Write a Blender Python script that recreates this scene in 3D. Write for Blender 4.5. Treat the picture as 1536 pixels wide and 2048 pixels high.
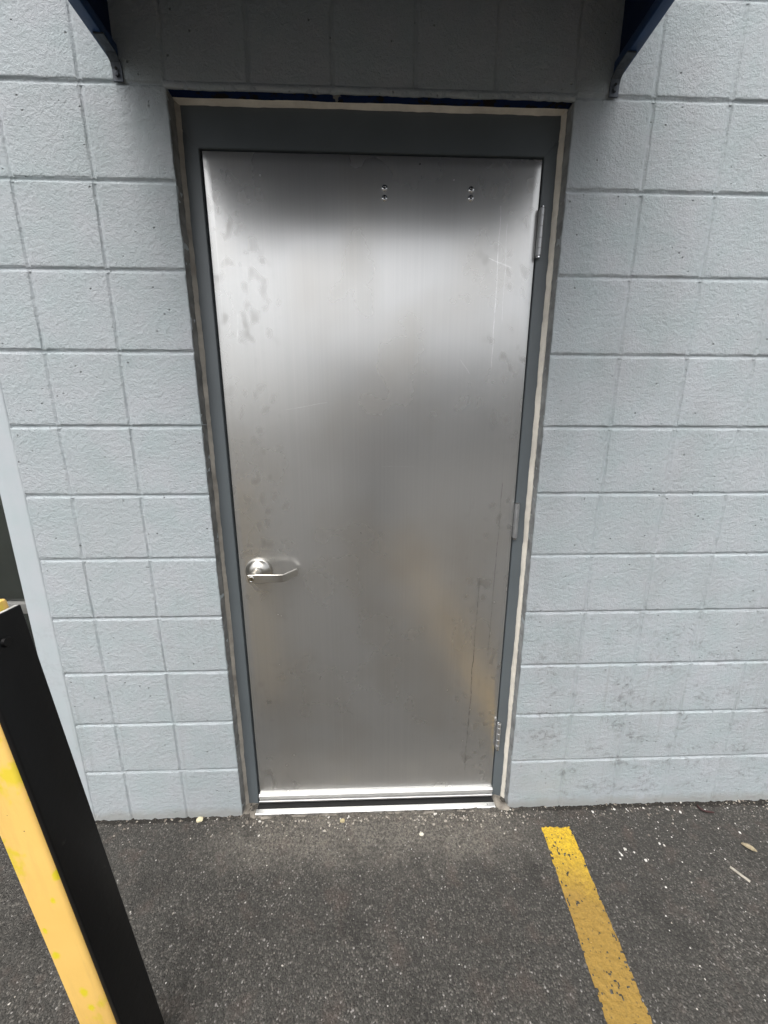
import bpy, bmesh, math, random
import numpy as np
from mathutils import Matrix, Vector
scene = bpy.context.scene
for o in list(bpy.data.objects):
    bpy.data.objects.remove(o)
I = 0.0254
random.seed(7)

# ------------------------------------------------------------------ camera
cam_d = bpy.data.cameras.new("camera")
cam = bpy.data.objects.new("camera", cam_d)
scene.collection.objects.link(cam)
scene.camera = cam
F, YAW, PITCH, ROLL = 714.94, 0.0317, -0.2173, 0.0015
CAM = Vector((-0.0078, -1.0905, 1.4054))
fw = Vector((math.sin(YAW)*math.cos(PITCH), math.cos(YAW)*math.cos(PITCH), math.sin(PITCH)))
r0 = Vector((math.cos(YAW), -math.sin(YAW), 0)); u0 = r0.cross(fw)
rt = math.cos(ROLL)*r0 + math.sin(ROLL)*u0
up = -math.sin(ROLL)*r0 + math.cos(ROLL)*u0
cam.matrix_world = Matrix(((rt.x, up.x, -fw.x, CAM.x), (rt.y, up.y, -fw.y, CAM.y), (rt.z, up.z, -fw.z, CAM.z), (0, 0, 0, 1)))
cam_d.sensor_fit = 'VERTICAL'; cam_d.sensor_height = 36; cam_d.lens = F/2048*36
cam_d.clip_start = 0.02; cam_d.clip_end = 3000
scene.render.resolution_x, scene.render.resolution_y = 768, 1024

# ------------------------------------------------------------------ sky, sun, exposure
SUN_EL, SUN_AZ = math.radians(62), math.radians(196)      # azimuth from +Y towards +X
world = bpy.data.worlds.new("World"); scene.world = world
world.use_nodes = True
wn = world.node_tree; wn.nodes.clear()
sky = wn.nodes.new('ShaderNodeTexSky'); sky.sky_type = 'NISHITA'; sky.sun_disc = False
sky.sun_elevation = SUN_EL; sky.sun_rotation = SUN_AZ
sky.air_density = 1.0; sky.dust_density = 6.0; sky.ozone_density = 1.0
hsv = wn.nodes.new('ShaderNodeHueSaturation'); hsv.inputs['Saturation'].default_value = 0.22
bg = wn.nodes.new('ShaderNodeBackground'); bg.inputs['Strength'].default_value = 0.15
wo = wn.nodes.new('ShaderNodeOutputWorld')
wn.links.new(sky.outputs[0], hsv.inputs['Color']); wn.links.new(hsv.outputs[0], bg.inputs['Color']); wn.links.new(bg.outputs[0], wo.inputs[0])
sun_d = bpy.data.lights.new("sun", 'SUN'); sun_d.energy = 0.8; sun_d.angle = math.radians(70); sun_d.color = (1, 0.97, 0.92)
sun = bpy.data.objects.new("sun", sun_d); scene.collection.objects.link(sun)
sd = Vector((math.sin(SUN_AZ)*math.cos(SUN_EL), math.cos(SUN_AZ)*math.cos(SUN_EL), math.sin(SUN_EL)))
sun.rotation_euler = sd.to_track_quat('Z', 'Y').to_euler()
sun.location = (-3, -6, 8)
scene.view_settings.view_transform = 'Standard'; scene.view_settings.look = 'None'
scene.view_settings.exposure = 0.68; scene.view_settings.gamma = 1.0
scene.view_settings.use_curve_mapping = False

# ------------------------------------------------------------------ helpers
def _hash(ix, iy, seed):
    h = (ix.astype(np.int64)*374761393 + iy.astype(np.int64)*668265263 + seed*1442695041) & 0xffffffff
    h = ((h ^ (h >> 13))*1274126177) & 0xffffffff
    return ((h ^ (h >> 16)) & 0xffff)/65535.0
def vn(x, y, seed=0):
    """value noise -1..1"""
    x = np.asarray(x, float); y = np.asarray(y, float)
    x, y = np.broadcast_arrays(x, y)
    ix, iy = np.floor(x), np.floor(y); fx, fy = x-ix, y-iy
    fx = fx*fx*(3-2*fx); fy = fy*fy*(3-2*fy)
    a, b = _hash(ix, iy, seed), _hash(ix+1, iy, seed)
    c, d = _hash(ix, iy+1, seed), _hash(ix+1, iy+1, seed)
    return 2*((a*(1-fx)+b*fx)*(1-fy)+(c*(1-fx)+d*fx)*fy)-1
def n1(x, seed=0): return float(vn(x, 0.5, seed))

def link(name, me, parent=None):
    o = bpy.data.objects.new(name, me); scene.collection.objects.link(o)
    if parent: o.parent = parent
    return o
def mesh(name, v, f, m, parent=None, smooth=False):
    me = bpy.data.meshes.new(name); me.from_pydata([tuple(map(float, p)) for p in v], [], f); me.update()
    me.materials.append(m)
    if smooth: me.polygons.foreach_set('use_smooth', [True]*len(me.polygons))
    return link(name, me, parent)
def empty(name, loc=(0, 0, 0)):
    o = bpy.data.objects.new(name, None); scene.collection.objects.link(o); o.location = loc; o.empty_display_size = 0.1
    return o
def tag(o, label, cat, group=None, kind=None):
    if label: o['label'] = label
    if cat: o['category'] = cat
    if group: o['group'] = group
    if kind: o['kind'] = kind
    return o
def box_bm(bm, x0, x1, y0, y1, z0, z1, bev=0.0, seg=2):
    r = bmesh.ops.create_cube(bm, size=1)
    vs = r['verts']
    for v in vs:
        v.co = Vector((x0+(v.co.x+.5)*(x1-x0), y0+(v.co.y+.5)*(y1-y0), z0+(v.co.z+.5)*(z1-z0)))
    if bev > 0:
        es = list({e for v in vs for e in v.link_edges})
        bmesh.ops.bevel(bm, geom=es, offset=bev, segments=seg, affect='EDGES', profile=0.5)
def bm_obj(name, bm, m, parent=None, smooth=False, ang=None):
    bmesh.ops.recalc_face_normals(bm, faces=bm.faces[:])
    me = bpy.data.meshes.new(name); bm.to_mesh(me); bm.free(); me.materials.append(m)
    if smooth or ang:
        me.polygons.foreach_set('use_smooth', [True]*len(me.polygons))
        if ang: me.set_sharp_from_angle(angle=math.radians(ang))
    return link(name, me, parent)
def box(name, x0, x1, y0, y1, z0, z1, m, parent=None, bev=0.0, seg=2):
    bm = bmesh.new(); box_bm(bm, x0, x1, y0, y1, z0, z1, bev, seg)
    return bm_obj(name, bm, m, parent, ang=40 if bev else None)
def lathe_bm(bm, prof, origin, axis='Y', n=32):
    """profile: (radius, height along axis). axis -Y points out of the wall"""
    rings = []
    ox, oy, oz = origin
    for r, h in prof:
        ring = []
        for k in range(n):
            a = 2*math.pi*k/n; c, s = math.cos(a)*r, math.sin(a)*r
            if axis == 'Y': p = (ox+c, oy-h, oz+s)
            else: p = (ox+c, oy+s, oz+h)
            ring.append(bm.verts.new(p))
        rings.append(ring)
    for a, b in zip(rings, rings[1:]):
        for k in range(n):
            bm.faces.new((a[k], a[(k+1) % n], b[(k+1) % n], b[k]))
    bm.faces.new(rings[0]); bm.faces.new(rings[-1])

# ------------------------------------------------------------------ materials
class NT:
    def __init__(s, name):
        s.m = bpy.data.materials.new(name); s.m.use_nodes = True
        s.t = s.m.node_tree; s.b = s.t.nodes['Principled BSDF']; s.out = s.t.nodes['Material Output']
        s._pos = None
    def n(s, typ, **kw):
        o = s.t.nodes.new(typ)
        for k, v in kw.items(): setattr(o, k, v)
        return o
    def l(s, a, b): s.t.links.new(a, b)
    def pos(s, scale=(1, 1, 1), loc=(0, 0, 0)):
        if s._pos is None: s._pos = s.n('ShaderNodeNewGeometry').outputs['Position']
        mp = s.n('ShaderNodeMapping'); mp.inputs['Scale'].default_value = scale; mp.inputs['Location'].default_value = loc
        s.l(s._pos, mp.inputs['Vector']); return mp.outputs[0]
    def obj(s, scale=(1, 1, 1), loc=(0, 0, 0)):
        tc = s.n('ShaderNodeTexCoord'); mp = s.n('ShaderNodeMapping')
        mp.inputs['Scale'].default_value = scale; mp.inputs['Location'].default_value = loc
        s.l(tc.outputs['Object'], mp.inputs['Vector']); return mp.outputs[0]
    def noise(s, vec, scale, detail=4, rough=0.55, dist=0.0):
        o = s.n('ShaderNodeTexNoise'); o.inputs['Scale'].default_value = scale; o.inputs['Detail'].default_value = detail
        o.inputs['Roughness'].default_value = rough; o.inputs['Distortion'].default_value = dist
        s.l(vec, o.inputs['Vector']); return o.outputs['Fac']
    def vor(s, vec, scale, out='Distance', feat='F1', rnd=1.0):
        o = s.n('ShaderNodeTexVoronoi', feature=feat); o.inputs['Scale'].default_value = scale; o.inputs['Randomness'].default_value = rnd
        s.l(vec, o.inputs['Vector']); return o.outputs[out]
    def ramp(s, fac, stops, interp='LINEAR'):
        o = s.n('ShaderNodeValToRGB'); cr = o.color_ramp; cr.interpolation = interp
        while len(cr.elements) < len(stops): cr.elements.new(0.5)
        for e, (p, c) in zip(cr.elements, stops):
            e.position = p; e.color = (c, c, c, 1) if not hasattr(c, '__len__') else (*c, 1)
        s.l(fac, o.inputs[0]); return o.outputs[0]
    def math(s, op, a, b=None, c=None, clamp=False):
        o = s.n('ShaderNodeMath', operation=op, use_clamp=clamp)
        for i, v in enumerate((a, b, c)):
            if v is None: continue
            if hasattr(v, 'is_linked'): s.l(v, o.inputs[i])
            else: o.inputs[i].default_value = v
        return o.outputs[0]
    def mix(s, fac, a, b, blend='MIX'):
        o = s.n('ShaderNodeMix', data_type='RGBA', blend_type=blend)
        for i, v in ((0, fac), (6, a), (7, b)):
            if hasattr(v, 'is_linked'): s.l(v, o.inputs[i])
            elif i == 0: o.inputs[0].default_value = v
            else: o.inputs[i].default_value = (*v, 1)
        return o.outputs[2]
    def sep(s):
        if s._pos is None: s._pos = s.n('ShaderNodeNewGeometry').outputs['Position']
        o = s.n('ShaderNodeSeparateXYZ'); s.l(s._pos, o.inputs[0]); return o.outputs
    def bump(s, h, strength, dist, prev=None):
        o = s.n('ShaderNodeBump'); o.inputs['Strength'].default_value = strength; o.inputs['Distance'].default_value = dist
        s.l(h, o.inputs['Height'])
        if prev is not None: s.l(prev, o.inputs['Normal'])
        return o.outputs[0]
    def set(s, **kw):
        for k, v in kw.items():
            k = {'color': 'Base Color', 'rough': 'Roughness', 'metal': 'Metallic', 'normal': 'Normal', 'spec': 'Specular IOR Level',
                 'aniso': 'Anisotropic', 'anirot': 'Anisotropic Rotation', 'tangent': 'Tangent', 'trans': 'Transmission Weight', 'ior': 'IOR', 'coat': 'Coat Weight'}[k]
            i = s.b.inputs[k]
            if hasattr(v, 'is_linked'): s.l(v, i)
            elif hasattr(v, '__len__'): i.default_value = (*v, 1)
            else: i.default_value = v
        return s.m

def mat_wall(name='painted_block', grain=1.0, smooth=False):
    t = NT(name)
    big = t.noise(t.pos(), 2.3, 3)
    hue = t.noise(t.pos((1, 1, 1), (5, 2, 1)), 9, 4)
    c = t.mix(t.ramp(hue, [(0.35, 0), (0.65, 1)]), (0.455, 0.522, 0.545), (0.505, 0.538, 0.572))
    c = t.mix(t.math('MULTIPLY', t.ramp(big, [(0.35, 0.0), (0.7, 1.0)]), 0.22), c, (0.43, 0.47, 0.48))
    oi = t.n('ShaderNodeObjectInfo')
    c = t.mix(t.math('MULTIPLY', oi.outputs['Random'], 0.16), c, (0.40, 0.445, 0.455))
    xyz = t.sep()
    # grime and scuffs on the lower courses beside the door and along the foot of the wall
    low = t.ramp(xyz[2], [(0.0, 0.8), (0.35, 1), (0.70, 0.85), (0.98, 0.0)])
    side = t.math('MULTIPLY_ADD', t.math('GREATER_THAN', xyz[0], 0.3), 0.75, 0.25)
    g1 = t.ramp(t.noise(t.pos((1.0, 1, 1.7), (1.3, 0, 0.6)), 7.5, 5, 0.62), [(0.50, 0), (0.62, 1)])
    g2 = t.ramp(t.noise(t.pos((1, 1, 1), (3, 3, 3)), 46, 4, 0.7), [(0.47, 0), (0.60, 1)])
    scuff = t.math('MULTIPLY', t.math('MULTIPLY', g1, g2), t.math('MULTIPLY', low, side))
    c = t.mix(t.math('MULTIPLY', scuff, 0.62), c, (0.18, 0.185, 0.19))
    soft = t.ramp(t.noise(t.pos((1.6, 1, 0.7), (6, 0, 2)), 3.1, 5, 0.6), [(0.48, 0), (0.70, 1)])
    c = t.mix(t.math('MULTIPLY', t.math('MULTIPLY', soft, side), 0.30), c, (0.33, 0.345, 0.35))
    drip = t.ramp(t.noise(t.pos((55, 1, 1.5)), 1.0, 3), [(0.58, 0), (0.74, 1)])
    c = t.mix(t.math('MULTIPLY', t.math('MULTIPLY', drip, low), 0.42), c, (0.34, 0.36, 0.36))
    foot = t.ramp(t.math('ADD', xyz[2], t.math('MULTIPLY', t.noise(t.pos(), 22, 4), 0.05)), [(0.030, 1), (0.060, 0)])
    c = t.mix(t.math('MULTIPLY', foot, 0.55), c, (0.34, 0.33, 0.30))
    # dark pin-holes in the face
    pit = t.vor(t.pos((1, 1, 1), (0.3, 0, 0.7)), 38)
    sel = t.ramp(t.noise(t.pos(), 13, 2), [(0.52, 0), (0.56, 1)])
    pm = t.math('MULTIPLY', t.ramp(pit, [(0.05, 1), (0.12, 0)]), sel)
    if not smooth: c = t.mix(t.math('MULTIPLY', pm, 0.55), c, (0.16, 0.17, 0.17))
    h = t.noise(t.pos(), 230, 6, 0.75)
    h2 = t.noise(t.pos((1, 1, 1), (7, 1, 3)), 75, 4, 0.6)
    hh = t.math('ADD', h, t.math('MULTIPLY', h2, 1.2))
    hh = t.math('SUBTRACT', hh, t.math('MULTIPLY', pm, 1.6))
    nm = t.bump(hh, 0.85*grain, 0.0046)
    return t.set(color=c, rough=0.62, spec=0.35, normal=nm)
M_wall = mat_wall()
M_trim = mat_wall('painted_trim', 0.12, True)

def mat_asphalt():
    t = NT('asphalt')
    cell = t.n('ShaderNodeTexVoronoi'); cell.inputs['Scale'].default_value = 250; t.l(t.pos((1, 1, 0.4)), cell.inputs['Vector'])
    rnd = t.n('ShaderNodeSeparateColor'); t.l(cell.outputs['Color'], rnd.inputs[0])
    c = t.ramp(rnd.outputs[0], [(0.0, (0.040, 0.038, 0.035)), (0.45, (0.068, 0.065, 0.059)), (0.8, (0.100, 0.095, 0.086)), (0.93, (0.16, 0.148, 0.130)), (0.985, (0.19, 0.18, 0.165)), (0.994, (0.38, 0.36, 0.34))])
    gap = t.ramp(cell.outputs['Distance'], [(0.35, 0), (0.75, 1)])
    c = t.mix(t.math('MULTIPLY', gap, 0.55), c, (0.048, 0.045, 0.040))
    big = t.noise(t.pos(), 3.2, 4)
    c = t.mix(t.ramp(big, [(0.35, 0), (0.7, 0.45)]), c, (0.050, 0.048, 0.044))
    red = t.noise(t.pos((1, 1, 1), (9, 4, 2)), 14, 3)
    c = t.mix(t.ramp(red, [(0.55, 0), (0.72, 0.32)]), c, (0.115, 0.085, 0.072))
    # mortar dust swept out of the doorway and lying along the wall foot
    xyz = t.sep()
    nd = t.noise(t.pos((1, 1, 1), (2, 2, 2)), 11, 5, 0.6)
    ax = t.math('ABSOLUTE', xyz[0])
    door = t.ramp(t.math('ADD', ax, t.math('MULTIPLY', nd, 0.25)), [(0.55, 1), (0.80, 0)])
    near = t.ramp(t.math('ADD', t.math('MULTIPLY', xyz[1], -1), t.math('MULTIPLY', nd, -0.22)), [(-0.09, 1), (0.10, 0)])
    dust = t.math('MULTIPLY', t.math('MULTIPLY', door, near), t.ramp(t.noise(t.pos(), 120, 3, 0.7), [(0.40, 0.15), (0.62, 1)]))
    c = t.mix(t.math('MULTIPLY', dust, 0.55), c, (0.27, 0.245, 0.21))
    oil = t.ramp(t.noise(t.pos((1, 1, 1), (14, 3, 0)), 5.5, 4, 0.6), [(0.56, 0), (0.68, 1)])
    c = t.mix(t.math('MULTIPLY', oil, 0.38), c, (0.026, 0.025, 0.023))
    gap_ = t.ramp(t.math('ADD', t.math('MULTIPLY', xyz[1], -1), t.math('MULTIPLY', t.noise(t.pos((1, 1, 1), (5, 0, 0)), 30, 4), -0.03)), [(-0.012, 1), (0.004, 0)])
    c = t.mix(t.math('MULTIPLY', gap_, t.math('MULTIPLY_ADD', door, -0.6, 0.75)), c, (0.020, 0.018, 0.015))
    h = t.math('SUBTRACT', t.noise(t.pos(), 300, 3, 0.65), t.math('MULTIPLY', cell.outputs['Distance'], 0.8))
    return t.set(color=c, rough=0.88, spec=0.25, normal=t.bump(h, 0.8, 0.004))
M_asph = mat_asphalt()

def mat_line():
    t = NT('yellow_line_paint')
    xyz = t.sep()
    n = t.noise(t.pos(), 9, 5, 0.6)
    k = t.ramp(t.math('ADD', t.math('MULTIPLY', xyz[1], -1), t.math('MULTIPLY', n, 0.16)), [(0.22, 0), (0.36, 1)])
    c = t.mix(k, (0.68, 0.45, 0.030), (0.33, 0.205, 0.045))
    g = t.ramp(t.noise(t.pos(), 160, 4, 0.7), [(0.38, 0.55), (0.62, 0)])
    c = t.mix(g, c, (0.20, 0.13, 0.035))
    sp = t.ramp(t.vor(t.pos(), 75), [(0.10, 1), (0.2, 0)])
    c = t.mix(t.math('MULTIPLY', sp, 0.6), c, (0.07, 0.05, 0.03))
    return t.set(color=c, rough=0.7, spec=0.3, normal=t.bump(t.noise(t.pos(), 260, 3), 0.8, 0.003))
M_line = mat_line()

def mat_steel():
    t = NT('brushed_stainless_steel')
    fine = t.noise(t.pos((900, 1, 6)), 1.0, 3, 0.6)
    streak = t.noise(t.pos((160, 1, 0.9), (3, 0, 0)), 1.0, 4, 0.6)
    big = t.noise(t.pos((1, 1, 1), (1, 1, 4)), 3.4, 4, 0.6)
    xyz = t.sep()
    c = t.mix(t.ramp(streak, [(0.35, 0), (0.7, 1)]), (0.635, 0.64, 0.63), (0.67, 0.67, 0.66))
    # hand grease and glue haze, warmer
    haze = t.ramp(t.noise(t.pos((1, 1, 0.8), (0.4, 0, 2.2)), 4.2, 2, 0.5), [(0.46, 0), (0.74, 1)])
    lowz = t.ramp(xyz[2], [(0.30, 1), (0.62, 0)])       # ramp input is metres clamped to 0..1 (door below 0.6 m to 1 m)
    c = t.mix(t.math('MULTIPLY', haze, 0.30), c, (0.47, 0.43, 0.36))
    # finger marks down the latch edge and the hinge edge
    edge = t.ramp(t.math('ABSOLUTE', t.math('ADD', xyz[0], 0.0)), [(0.24, 0), (0.42, 1)])
    fm = t.math('MULTIPLY', t.ramp(t.noise(t.pos((1.3, 1, 1), (8, 0, 3)), 26, 1.0, 0.4), [(0.56, 0), (0.76, 1)]), edge)
    fm = t.math('MULTIPLY', fm, t.ramp(t.noise(t.pos((1, 1, 1), (2, 0, 1)), 5, 2), [(0.42, 0), (0.58, 1)]))
    c = t.mix(t.math('MULTIPLY', fm, 0.50), c, (0.26, 0.25, 0.23))
    # long vertical scratches
    scr = t.ramp(t.noise(t.pos((240, 1, 0.8), (11, 0, 5)), 1.0, 1, 0.4), [(0.755, 0), (0.775, 1)])
    c = t.mix(t.math('MULTIPLY', scr, 0.5), c, (0.80, 0.80, 0.79))
    def scratch(x0, z0, x1, z1, w, col, amt, c):
        L = math.hypot(x1-x0, z1-z0); dx, dz = (x1-x0)/L, (z1-z0)/L
        px = t.math('SUBTRACT', xyz[0], x0); pz = t.math('SUBTRACT', xyz[2], z0)
        al = t.math('ADD', t.math('MULTIPLY', px, dx), t.math('MULTIPLY', pz, dz))
        ac = t.math('ADD', t.math('MULTIPLY', px, -dz), t.math('MULTIPLY', pz, dx))
        wob = t.math('MULTIPLY', t.math('SUBTRACT', t.noise(t.pos((1, 1, 1), (x0*9, 0, z0*5)), 9, 2), 0.5), 0.012)
        on = t.math('LESS_THAN', t.math('ABSOLUTE', t.math('ADD', ac, wob)), w)
        inr = t.math('MULTIPLY', t.math('GREATER_THAN', al, 0.0), t.math('LESS_THAN', al, L))
        br = t.ramp(t.noise(t.pos((1, 1, 1), (z1*7, 0, x1*3)), 60, 3, .7), [(0.35, 0.15), (0.6, 1)])
        return t.mix(t.math('MULTIPLY', t.math('MULTIPLY', t.math('MULTIPLY', on, inr), br), amt), c, col)
    for a in ((0.345, 0.12, 0.357, 0.92, 0.0016, (0.22, 0.22, 0.21), 0.75), (0.405, 0.62, 0.412, 1.25, 0.0012, (0.25, 0.25, 0.24), 0.6),
              (0.352, 1.60, 0.353, 2.02, 0.0012, (0.95, 0.95, 0.94), 0.7), (0.375, 1.72, 0.372, 1.98, 0.0010, (0.95, 0.95, 0.94), 0.55),
              (0.325, 1.892, 0.392, 1.868, 0.0012, (0.95, 0.95, 0.94), 0.6), (-0.273, 1.475, -0.145, 1.495, 0.0009, (0.92, 0.92, 0.91), 0.5),
              (-0.402, 1.66, -0.392, 1.74, 0.0011, (0.95, 0.95, 0.94), 0.6), (-0.155, 0.44, -0.085, 0.385, 0.0011, (0.25, 0.25, 0.24), 0.5),
              (0.255, 1.62, 0.285, 1.58, 0.0010, (0.93, 0.93, 0.92), 0.5), (0.02, 1.30, 0.12, 1.302, 0.0008, (0.9, 0.9, 0.9), 0.4)):
        c = scratch(*a[:5], a[5], a[6], c)
    rg = t.math('MULTIPLY_ADD', t.ramp(big, [(0.3, 0), (0.7, 1)]), 0.05, 0.23)
    rg = t.math('ADD', rg, t.math('MULTIPLY', fm, 0.09))
    rg = t.math('ADD', rg, t.math('MULTIPLY', haze, 0.03))
    tg = t.n('ShaderNodeTangent', direction_type='UV_MAP'); tg.uv_map = 'UVMap'
    nm = t.bump(fine, 0.11, 0.0005)
    m = t.set(color=c, rough=rg, metal=1.0, aniso=0.30, anirot=0.0, tangent=tg.outputs[0], normal=nm)
    g2 = t.n('ShaderNodeBsdfAnisotropic'); g2.inputs['Roughness'].default_value = 0.72; t.l(c, g2.inputs['Color'])
    ms = t.n('ShaderNodeMixShader'); ms.inputs[0].default_value = 0.32
    t.l(t.b.outputs[0], ms.inputs[1]); t.l(g2.outputs[0], ms.inputs[2]); t.l(ms.outputs[0], t.out.inputs['Surface'])
    return m
M_steel = mat_steel()

def mat_plain(name, col, rough=0.5, metal=0.0, var=0.12, vscale=30, bump=0.1, bscale=300, spec=0.5, obj=False):
    t = NT(name)
    v = t.obj() if obj else t.pos()
    n = t.noise(v, vscale, 4, 0.6)
    d = tuple(x*(1-var*2) for x in col); e = tuple(min(1, x*(1+var)) for x in col)
    c = t.mix(t.ramp(n, [(0.3, 0), (0.7, 1)]), d, e)
    r = t.math('MULTIPLY_ADD', n, 0.15, rough-0.07)
    return t.set(color=c, rough=r, metal=metal, spec=spec, normal=t.bump(t.noise(v, bscale, 3), bump, 0.001))
M_frame = mat_plain('grey_frame_paint', (0.125, 0.145, 0.157), 0.42, var=0.05, vscale=5, bump=0.12, bscale=420)
M_chrome = mat_plain('chrome', (0.72, 0.73, 0.74), 0.16, 1.0, var=0.03, bump=0.006)
M_satin = mat_plain('satin_nickel', (0.62, 0.60, 0.555), 0.30, 1.0, var=0.03, vscale=25, bump=0.006)
M_hinge = mat_plain('hinge_steel', (0.50, 0.51, 0.52), 0.44, 0.85, var=0.05, vscale=40, bump=0.006)
M_alu = mat_plain('mill_aluminium', (0.62, 0.62, 0.61), 0.42, 0.9, var=0.05, vscale=25, bump=0.01)
M_rubber = mat_plain('black_rubber', (0.012, 0.012, 0.012), 0.7)
M_void = mat_plain('dark_gap', (0.012, 0.012, 0.012), 0.9)
M_seal = mat_plain('cream_sealant', (0.90, 0.85, 0.75), 0.55, var=0.10, vscale=14, bump=0.35, bscale=120)
M_seal_dirty = mat_plain('dirty_sealant', (0.42, 0.39, 0.34), 0.65, var=0.22, vscale=12, bump=0.4, bscale=120)
M_navy = mat_plain('navy_awning_fabric', (0.010, 0.022, 0.060), 0.75, var=0.12, vscale=12, bump=0.2, bscale=700, spec=0.2)
M_bluemetal = mat_plain('blue_awning_tube', (0.018, 0.055, 0.150), 0.45, var=0.1, vscale=20)
M_galv = mat_plain('worn_bracket_steel', (0.085, 0.10, 0.12), 0.6, 0.3, var=0.25, vscale=70)
M_black = mat_plain('black_plate_paint', (0.0045, 0.0045, 0.005), 0.45, var=0.15, vscale=18, bump=0.12, bscale=160, spec=0.3, obj=True)
def mat_black():
    t = NT('scraped_black_paint'); v = t.obj()
    sc = t.ramp(t.noise(t.obj((1, 14, 1.2), (3, 1, 2)), 9, 5, 0.7), [(0.62, 0), (0.72, 1)])
    ch = t.ramp(t.noise(v, 26, 5, 0.65), [(0.66, 0), (0.70, 1)])
    c = t.mix(t.math('MULTIPLY', sc, 0.5), (0.0042, 0.0043, 0.0048), (0.022, 0.022, 0.023))
    c = t.mix(t.math('MULTIPLY', ch, 0.5), c, (0.045, 0.043, 0.040))
    return t.set(color=c, rough=t.math('MULTIPLY_ADD', sc, 0.25, 0.40), spec=0.3, normal=t.bump(t.noise(v, 90, 4), 0.2, 0.0015))
M_blackplate = mat_black()
M_wornedge = mat_plain('worn_bare_edge', (0.62, 0.62, 0.60), 0.5, var=0.2, vscale=120, obj=True)
M_win = mat_plain('bronze_window_frame', (0.045, 0.045, 0.045), 0.4)
M_rail = mat_plain('grey_window_rail', (0.20, 0.20, 0.19), 0.45)
M_dark_room = mat_plain('dark_interior', (0.13, 0.135, 0.125), 0.8)
M_panel = mat_plain('grey_added_backdrop', (0.24, 0.25, 0.235), 0.7, var=.2, vscale=3)
M_concrete = mat_plain('doorway_concrete', (0.26, 0.235, 0.20), 0.9, var=0.25, vscale=40, bump=0.8, bscale=140)

def mat_lintel():
    t = NT('flaking_blue_lintel')
    n = t.noise(t.pos((1, 1, 3)), 24, 5, 0.65)
    c = t.mix(t.ramp(n, [(0.52, 0), (0.56, 1)]), (0.008, 0.022, 0.075), (0.018, 0.017, 0.016))
    c = t.mix(t.ramp(t.noise(t.pos((1, 1, 3), (4, 4, 4)), 16, 5, 0.7), [(0.62, 0), (0.65, 1)]), c, (0.22, 0.22, 0.21))
    return t.set(color=c, rough=0.85, spec=0.15, normal=t.bump(n, 0.6, 0.004))
M_lintel = mat_lintel()

SPOTS = [(0.0309, 0.656, 0.008, 0.016), (0.0093, 0.6034, 0.008, 0.011), (-0.0255, 0.5342, 0.005, 0.01), (-0.0238, 0.4717, 0.009, 0.013), (-0.0013, 0.3654, 0.01, 0.016), (0.0003, 0.322, 0.009, 0.012)]
def mat_bollard():
    t = NT('yellow_post_paint')
    v = t.obj()
    big = t.noise(v, 5, 4)
    c = t.mix(t.ramp(big, [(0.3, 0), (0.7, 1)]), (0.80, 0.50, 0.13), (0.86, 0.56, 0.16))
    chip = t.ramp(t.noise(t.obj((1, 1, 0.6), (2, 1, 0.35)), 13, 4, 0.6), [(0.60, 0), (0.66, 0.8)])
    c = t.mix(chip, c, (0.70, 0.56, 0.02))
    so = t.n('ShaderNodeSeparateXYZ'); t.l(v, so.inputs[0])
    wn_ = t.math('MULTIPLY', t.math('SUBTRACT', t.noise(v, 60, 4, 0.65), 0.5), 1.7)
    for x_, z_, rx, rz in SPOTS:
        ex = t.math('DIVIDE', t.math('SUBTRACT', so.outputs[0], x_), rx); ez = t.math('DIVIDE', t.math('SUBTRACT', so.outputs[2], z_), rz)
        d = t.math('ADD', t.math('SQRT', t.math('ADD', t.math('MULTIPLY', ex, ex), t.math('MULTIPLY', ez, ez))), wn_)
        c = t.mix(t.ramp(d, [(0.45, 0.9), (0.95, 0)]), c, (0.72, 0.60, 0.015))
    sp = t.ramp(t.vor(v, 60), [(0.05, 1), (0.09, 0)])
    sel = t.ramp(t.noise(v, 20, 2), [(0.58, 0), (0.62, 1)])
    c = t.mix(t.math('MULTIPLY', sp, sel), c, (0.10, 0.06, 0.03))
    gr = t.ramp(t.noise(t.obj((3, 3, 0.35), (1, 5, 2)), 9, 5, 0.65), [(0.50, 0), (0.75, 1)])
    c = t.mix(t.math('MULTIPLY', gr, 0.35), c, (0.42, 0.27, 0.10))
    return t.set(color=c, rough=0.5, normal=t.bump(t.math('ADD', t.noise(v, 120, 4), t.math('MULTIPLY', chip, 0.4)), 0.22, 0.0015))
M_yellow = mat_bollard()

def mat_glass():
    t = NT('dark_window_glass')
    return t.set(color=(0.55, 0.58, 0.56), rough=0.02, trans=1.0, ior=1.5)
M_glass = mat_glass()

def mat_chip():
    t = NT('stone_chips')
    a = t.n('ShaderNodeAttribute', attribute_name='tone')
    n = t.noise(t.pos(), 400, 3)
    c = t.ramp(a.outputs['Fac'], [(0, (0.10, 0.085, 0.07)), (0.35, (0.22, 0.19, 0.16)), (0.7, (0.48, 0.44, 0.38)), (1, (0.78, 0.76, 0.72))])
    c = t.mix(t.math('MULTIPLY', n, 0.35), c, (0.2, 0.18, 0.15))
    return t.set(color=c, rough=0.85, normal=t.bump(n, 0.4, 0.001))
M_chip = mat_chip()

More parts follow.
